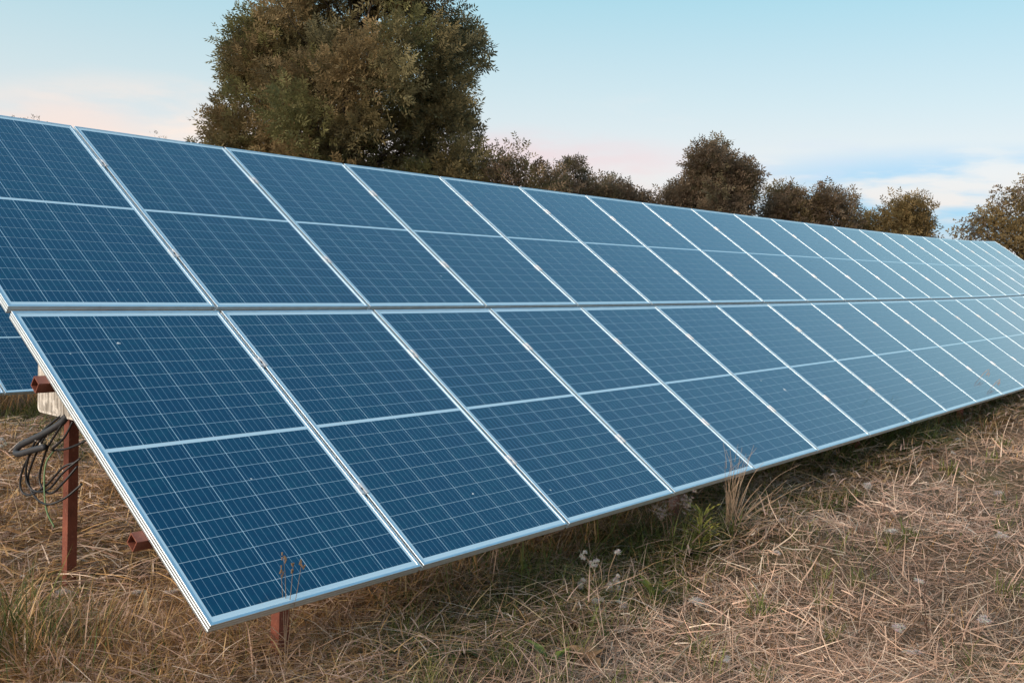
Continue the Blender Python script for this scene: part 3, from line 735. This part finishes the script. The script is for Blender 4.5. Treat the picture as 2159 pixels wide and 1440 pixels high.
# lying pale stalks
for i, pts in enumerate(([(4.38, -1.12, .05), (4.75, -1.20, .07), (5.1, -1.24, .09), (5.6, -1.35, .07)], [(3.30, -.95, .07), (3.16, -1.12, .08), (2.96, -1.46, .05)], [(2.55, -.55, .06), (2.9, -.60, .08), (3.3, -.78, .05)],
                          [(1.75, -.75, .05), (2.1, -.72, .06), (2.5, -.92, .05)], [(3.9, -.75, .10), (4.3, -.62, .07), (4.6, -.45, .05)])):
    q = [gp(a, b, c_) for a, b, c_ in pts]; o = empty('fallen_stalk', q[0]); mb = MB(); mb.tube([p - q[0] for p in bez(q, 6)], [.005 - .0002 * j for j in range(len(bez(q, 6)))], 5, (.58, .44, .30))
    obj('stem', mb.mesh('stem', M['grass'], True, True), None, o)
    tag(o, 'long pale stalk lying on the straw, ' + ['thickest, running out of the picture', 'pointing down to the foot of the picture', 'before the dry bush', 'lowest in the picture', 'tilted beside the seed fluff'][i], 'stalk', 'fallen stalks')
# green leafy weeds
DG, LG = (.055, .085, .02), (.14, .17, .04)
rosette('dock', 3.12, -.10, 7, .16, .045, DG, LG, 'broad-leaved green weed under the feathery weed', .9, 1)
rosette('dock', 2.42, -.28, 5, .15, .035, (.12, .15, .03), (.22, .24, .05), 'yellow-green weed with upright leaves right of the thistle', 1.6, 2)
rosette('dock', 1.05, -.13, 6, .13, .045, DG, LG, 'dark green flat weed at the picture foot below the second panel', .35, 3)
rosette('dock', 1.36, -.42, 5, .13, .032, (.12, .17, .03), (.20, .25, .06), 'bright green upright weed at the very foot of the picture', 1.5, 4)
rosette('dock', 1.52, -.50, 3, .13, .05, (.34, .19, .09), (.42, .26, .13), 'curled brown dead leaves at the picture foot', .5, 5)
rosette('dock', .27, .92, 7, .14, .02, (.13, .15, .03), (.22, .22, .05), 'narrow-leaved yellow-green weed low in the golden grass', 1.4, 6)
rosette('dock', 2.92, .02, 5, .13, .05, DG, LG, 'dark green weed in the shade below the third panel', .7, 7)
stemmed('leafy_stem', gp(1.90, .16), [[(0, 0, 0), (.0, .0, .14), (-.01, .01, .27)], [(0, 0, 0), (.02, -.01, .12), (.05, -.02, .22)]], 'green leafy stem between the thistle and the front post', 'weed', 'leafy weeds', colr=(.20, .22, .06),
        leaves=[((0, 0, .10), (1, -.6, .5), .10, .028, LG, (.24, .24, .06), 1.6), ((0, 0, .17), (-.6, .4, .7), .08, .022, LG, (.2, .2, .05), 1.2), ((0, 0, .20), (.8, .1, .5), .09, .026, LG, (.26, .25, .06), 1.8), ((.02, 0, .12), (.5, -.9, .3), .08, .022, DG, LG, 1.4),
                ((0, 0, .25), (.2, .2, 1), .12, .010, LG, (.34, .30, .10), .3), ((0, 0, .2), (-.3, -.1, 1), .14, .009, LG, (.36, .30, .12), .3)])
# small white and yellow flowers below the lowest corner
for i, (x, y, h) in enumerate((x, y, h + .12) for x, y, h in ((.38, .55, .17), (.42, .52, .15), (.455, .50, .15), (.36, .47, .11), (.47, .40, .09), (.10, 1.48, .14), (.14, 1.42, .11))):
    stemmed('daisy', gp(x, y), [[(0, 0, 0), (.004, 0, h * .5), (0, .004, h)]], 'tiny white flower in the golden grass', 'flower', 'tiny white flowers', head='flower', colr=(.2, .2, .07), rad=.0012, headc=(.85, .84, .80))
for i, (x, y, h) in enumerate((x, y, h + .10) for x, y, h in ((.345, .26, .26), (.36, .32, .20), (.33, .34, .17), (.40, .36, .12))):
    stemmed('yellow_flower', gp(x, y), [[(0, 0, 0), (.006, 0, h * .5), (0, .004, h)]], 'small orange-yellow flower below the lowest panel corner', 'flower', 'small orange-yellow flowers', head='flower', colr=(.3, .22, .06), rad=.0014, headc=(.75, .42, .04))
# loose seed fluff caught in the straw
spots = [(.63, 1.43), (.72, 1.30), (2.45, -.50), (6.4, .35), (4.56, -1.40), (2.96, -1.68), (4.70, .06), (2.66, -1.40), (5.3, -.33), (2.48, -1.50), (5.0, .02), (5.9, .15), (3.4, -.5), (3.9, -.30), (2.05, -.18), (2.18, -.25), (4.1, -.9), (7.2, -.4), (8.1, -.2), (6.2, -1.0), (3.3, -1.3), (5.1, -1.8), (9.5, .1), (9.8, .2), (1.9, -.95), (.18, 1.55), (.35, 1.62)]
for i, (x, y) in enumerate(spots):
    mb = MB(); big = rp.uniform(.7, 1.35)
    for _ in range(rp.randint(3, 6)):
        q = Vector((rp.gauss(0, .012), rp.gauss(0, .012), rp.uniform(.0, .018))) * big
        hairs(mb, q, .018 * big, 60, (.80, .73, .68), .7, .0012)
    o = obj('seed_fluff', mb.mesh('seed_fluff', M['fluff'], False, True), None, None, gp(x, y, .085))
    tag(o, 'small tuft of whitish seed fluff caught in the straw', 'seed fluff', 'tufts of loose seed fluff')
# curly dry tendrils poking up at a joint of the far lower panels
for i, (v, h, w, lab) in enumerate(((.30, .11, .022, 'taller'), (.14, .10, .015, 'shorter'))):
    b0 = P(PITCH * 10, v, .0); o = empty('curled_tendril', b0); mb = MB()
    N_ = Vector((0, -ST, CT)); X_ = Vector((.55, -.8, 0)).normalized()
    pts = [Vector((0, 0, 0)) - N_ * .03, N_ * h * .5 - X_ * w * .2, N_ * h * .9 + X_ * w * .2, N_ * h + X_ * w * .8, N_ * h * .75 + X_ * w * 1.5, N_ * h * .3 + X_ * w * 1.7, N_ * .035 + X_ * w * 1.9, N_ * .06 + X_ * w * 2.6, N_ * .01 + X_ * w * 3.4]
    mb.tube(bez(pts, 6), 0.0030, 5, (.55, .42, .36)); obj('stem', mb.mesh('stem', M['grass'], True, True), None, o)
    tag(o, f'{lab} of two curled dry tendrils at a far lower panel joint', 'tendril', 'curled tendrils on the panels')

# ------------------------------------------------------------------ trees
def leaves_mesh(base, ax, L, cols, pairs, wid, rg):
    """compound leaves: pairs of leaflets along a drooping rachis"""
    n = len(base); ax = ax / np.linalg.norm(ax, axis=1, keepdims=True)
    rv = rg.standard_normal((n, 3)); sd_ = np.cross(ax, rv); sd_ /= np.linalg.norm(sd_, axis=1, keepdims=True)
    nn = np.cross(ax, sd_); VL, CL = [], []
    items = [(t, s_) for t in np.linspace(.25, .88, pairs) for s_ in (-1, 1)] + [(.95, 0)]
    for t, s_ in items:
        p = base + ax * (L * t)[:, None] + np.array([0, 0, -1.]) * (L * .22 * t * t)[:, None]
        d = ax * (.55 if s_ else 1.0) + sd_ * (s_ * .85) + nn * (rg.standard_normal(n) * .25)[:, None] + np.array([0, 0, -.18]); d /= np.linalg.norm(d, axis=1, keepdims=True)
        ll = L * .40 * rg.uniform(.75, 1.2, n); w = np.cross(nn, d); w /= np.linalg.norm(w, axis=1, keepdims=True) + 1e-9
        w = w * (ll * wid)[:, None]
        VL.append(np.stack([p, p + d * (ll * .5)[:, None] - w, p + d * ll[:, None], p + d * (ll * .5)[:, None] + w], 1))
        f = rg.uniform(.82, 1.18, n)[:, None]; CL.append(np.repeat((cols * f)[:, None], 4, 1))
    V = np.concatenate(VL).reshape(-1, 3); C = np.concatenate(CL).reshape(-1, 3); q = len(V) // 4
    T = (np.arange(q)[:, None, None] * 4 + np.array([[0, 1, 2], [0, 2, 3]])[None]).reshape(-1, 3)
    return V, T, C
def make_tree(label, base, lobes, clumps, per, Lf, cols, seed, clr, trunk_r=.16, pairs=4, wid=.17, group='trees behind the array', name='tree', sparse=0.0, shell=.42, upright=.35, droopy=0.0):
    """lobes: (dx, dy, z, rx, rz, weight) ellipsoids relative to the base; clumps of sprays fill their outer shells"""
    rg = np.random.default_rng(seed); q = random.Random(seed)
    base = Vector(base); o = empty(name, base); tag(o, label, 'tree', group)
    lob = np.array(lobes, float); w = lob[:, 5] / lob[:, 5].sum(); pick = rg.choice(len(lob), clumps, p=w)
    d = rg.standard_normal((clumps, 3)); d /= np.linalg.norm(d, axis=1, keepdims=True)
    rad = rg.random(clumps) ** shell; rad = np.where(rg.random(clumps) < .12, 1.04 + .08 * rg.random(clumps), rad)
    lc = lob[pick]; cc = np.stack([lc[:, 0] + d[:, 0] * lc[:, 3] * rad, lc[:, 1] + d[:, 1] * lc[:, 3] * rad, lc[:, 2] + d[:, 2] * lc[:, 4] * rad], 1)
    keep = cc[:, 2] > .5; cc = cc[keep]; d = d[keep]; k = len(cc)
    tones = np.array(cols)[rg.integers(0, len(cols), k)] * rg.uniform(.78, 1.22, (k, 1))
    size = clr * rg.uniform(.55, 1.35, k)
    cnt = np.maximum(6, (per * (size / clr) ** 2 * rg.uniform(1 - sparse, 1.0, k)).astype(int)); idx = np.repeat(np.arange(k), cnt); n = len(idx)
    e = rg.standard_normal((n, 3)); e /= np.linalg.norm(e, axis=1, keepdims=True); rr = rg.random(n) ** .55
    pos = cc[idx] + e * (size[idx] * rr)[:, None] * np.array([1, 1, 1.25])
    ax = e * .8 + d[idx] * .5 + rg.standard_normal((n, 3)) * .35 + np.array([0, 0, upright])
    colr = tones[idx] * rg.uniform(.8, 1.2, (n, 1))
    V, T, C = leaves_mesh(pos, ax, Lf * rg.uniform(.65, 1.25, n), colr, pairs, wid, rg)
    cr_ = obj('crown', tri_mesh('crown', V, T, C, M['leaf']), None, o)
    top = max(l[2] + l[4] for l in lobes); mb = MB(); tops = []
    tx = float((lob[:, 0] * w).sum()); ty = float((lob[:, 1] * w).sum())
    path = bez([(0, 0, -.3), (tx * .2 + q.uniform(-.1, .1), ty * .2, top * .3), (tx * .6, ty * .6, top * .55), (tx * .9, ty * .9, top * .88)], 6)
    mb.tube(path, [trunk_r * (1 - .86 * i / (len(path) - 1)) for i in range(len(path))], 8); obj('trunk', mb.mesh('trunk', M['bark'], True), None, o)
    lm = MB()
    for i in range(k):
        if i % 2 and k > 120: continue
        c_ = Vector(cc[i]); h = max(.3, min(.85, (c_.z - .35 * math.hypot(c_.x - tx, c_.y - ty) - .25 * clr) / top)); s_ = path[int(h / .9 * (len(path) - 1)) if h < .9 else -1]
        mid_ = s_.lerp(c_, .55) + Vector((q.uniform(-.1, .1), q.uniform(-.1, .1), -.06 * (c_ - s_).length)); r0 = trunk_r * .22 * q.uniform(.5, 1)
        e_ = c_ + (c_ - s_).normalized() * size[i] * .6
        lm.tube(bez([s_, mid_, c_, e_], 3), [r0 * (1 - .85 * j / 9) for j in range(10)], 4, cap=False)
    obj('limbs', lm.mesh('limbs', M['bark'], True), None, o)
    return o
OLV = [(0.205, 0.176, 0.084), (0.24, 0.193, 0.089), (0.172, 0.156, 0.084), (0.219, 0.208, 0.084), (0.255, 0.186, 0.09)]
BRN = [(0.208, 0.149, 0.101), (0.237, 0.172, 0.109), (0.172, 0.132, 0.092), (0.201, 0.167, 0.092)]
YEL = [(0.282, 0.198, 0.084), (0.246, 0.174, 0.074), (0.204, 0.154, 0.074), (0.3, 0.216, 0.09)]
def tb(x, y): return (x, y, float(gz(x, y)))
def lob_(px, zz, rx, rz, w, D, ref, dy=0.0):
    """lobe offset sideways, in metres, across the line of sight"""
    return (px * .625 + dy * .78, -px * .78 + dy * .62, zz, rx, rz, w)
L_ = lambda s, z, rx, rz, w, dy=0.0: lob_(s, z, rx, rz, w, 0, 0, dy)
make_tree('great olive-brown ash-like tree towering behind the array', tb(13.0, 13.83),
          [L_(.15, 4.4, 2.35, 2.1, 5), L_(.40, 6.4, 2.0, 1.7, 4), L_(.4, 8.1, 1.5, 1.3, 2), L_(-1.95, 4.5, .85, 1.3, 1.8), L_(-2.15, 6.1, .45, .6, .5), L_(1.6, 4.5, .85, 1.5, 1.3), L_(-1.3, 3.2, 1.8, 1.1, 2), L_(2.1, 3.0, 1.0, .8, 1.1), L_(.4, 2.8, 2.0, .9, 1.2),
           L_(-1.3, 6.9, .65, .8, .8)],
          300, 120, .27, OLV, 3, .42, .20, 4, .15, shell=.34, upright=.6)
make_tree('small thin-leaved tree at the foot of the great tree', tb(14.9, 10.45), [L_(-.15, 3.3, .42, .95, 2), L_(.35, 3.0, .25, .7, 1), L_(-.75, 3.2, .55, .7, 1.4), L_(-.1, 2.3, .7, .7, 1)], 80, 46, .22, OLV[:2] + BRN[:2], 5, .28, .08, 3, sparse=.5)
make_tree('low rounded grey-brown tree between the great tree and the tall dark tree', tb(22.9, 14.25), [L_(-.95, 3.65, .75, .75, 2), L_(.15, 3.6, .8, .7, 2), L_(.9, 3.3, .65, .6, 1.5), L_(1.6, 3.2, .35, .5, .9), L_(.3, 2.4, 2.0, .9, 2.4), L_(-.65, 4.3, .25, .35, .3)], 150, 60, .25, BRN, 7, .32, .11, 3)
make_tree('tall dark grey-brown tree rising in the middle of the far row', tb(25.1, 11.49), [L_(.1, 3.7, .85, 1.25, 4), L_(-.1, 4.7, .5, .6, 1.3), L_(.65, 4.2, .4, .65, 1), L_(-.95, 3.4, .35, .6, 1), L_(.1, 2.4, 1.6, .9, 2.6)], 185, 64, .26, BRN, 9, .31, .12, 3)
make_tree('brown tree with two peaked tops beside the tall dark tree', tb(27.82, 9.69), [L_(-.6, 3.25, .55, .8, 2), L_(.75, 3.35, .6, .75, 2), L_(.0, 2.3, 1.7, .85, 2.6), L_(-.7, 3.75, .2, .35, .4), L_(.65, 3.8, .25, .3, .4)], 120, 60, .26, BRN[:2] + YEL[2:3], 11, .30, .11, 3)
make_tree('yellowish small tree left of the gnarled tree at the far end', tb(31.58, 8.19), [L_(.4, 3.3, .6, .75, 2.2), L_(-.85, 2.8, .4, .55, 1), L_(0, 2.2, 1.4, .8, 1.8), L_(.5, 3.8, .22, .32, .3)], 105, 54, .27, YEL, 13, .32, .10, 3, sparse=.3)
make_tree('gnarled open tree with yellowing leaves beyond the far end of the array', tb(43.9, 7.18), [L_(0.30, 4.20, 1.42, 1.35, 3), L_(-1.42, 3.60, 0.90, 0.83, 1.3), L_(1.95, 4.05, 1.42, 1.27, 2), L_(0.45, 2.40, 2.55, 1.50, 3.4), L_(0.15, 5.40, 0.45, 0.45, 0.4), L_(-1.80, 2.25, 0.90, 1.05, 1)], 200, 44, .29, YEL[1:] + BRN[:1], 15, .42, .2, 2, .24, sparse=.55)
make_tree('leafy tree tip showing over the upper panel at the picture edge', tb(10.39, 23.53), [L_(0, 4.75, .2, .6, 1.6), L_(.55, 4.55, .25, .55, 1.2), L_(1.1, 4.3, .2, .5, .9), L_(.4, 3.2, 1.2, 1.1, 2)], 56, 16, .16, BRN, 17, .26, .08, 3, sparse=.4)
make_tree('single leafy twig tip showing over the upper row beside the great tree', tb(14.84, 24.39), [L_(0, 4.9, .10, .65, 1.2), L_(.35, 4.4, .2, .45, .7), L_(.2, 3.4, .9, 1.0, 2)], 38, 12, .16, BRN, 19, .22, .07, 3, sparse=.5)
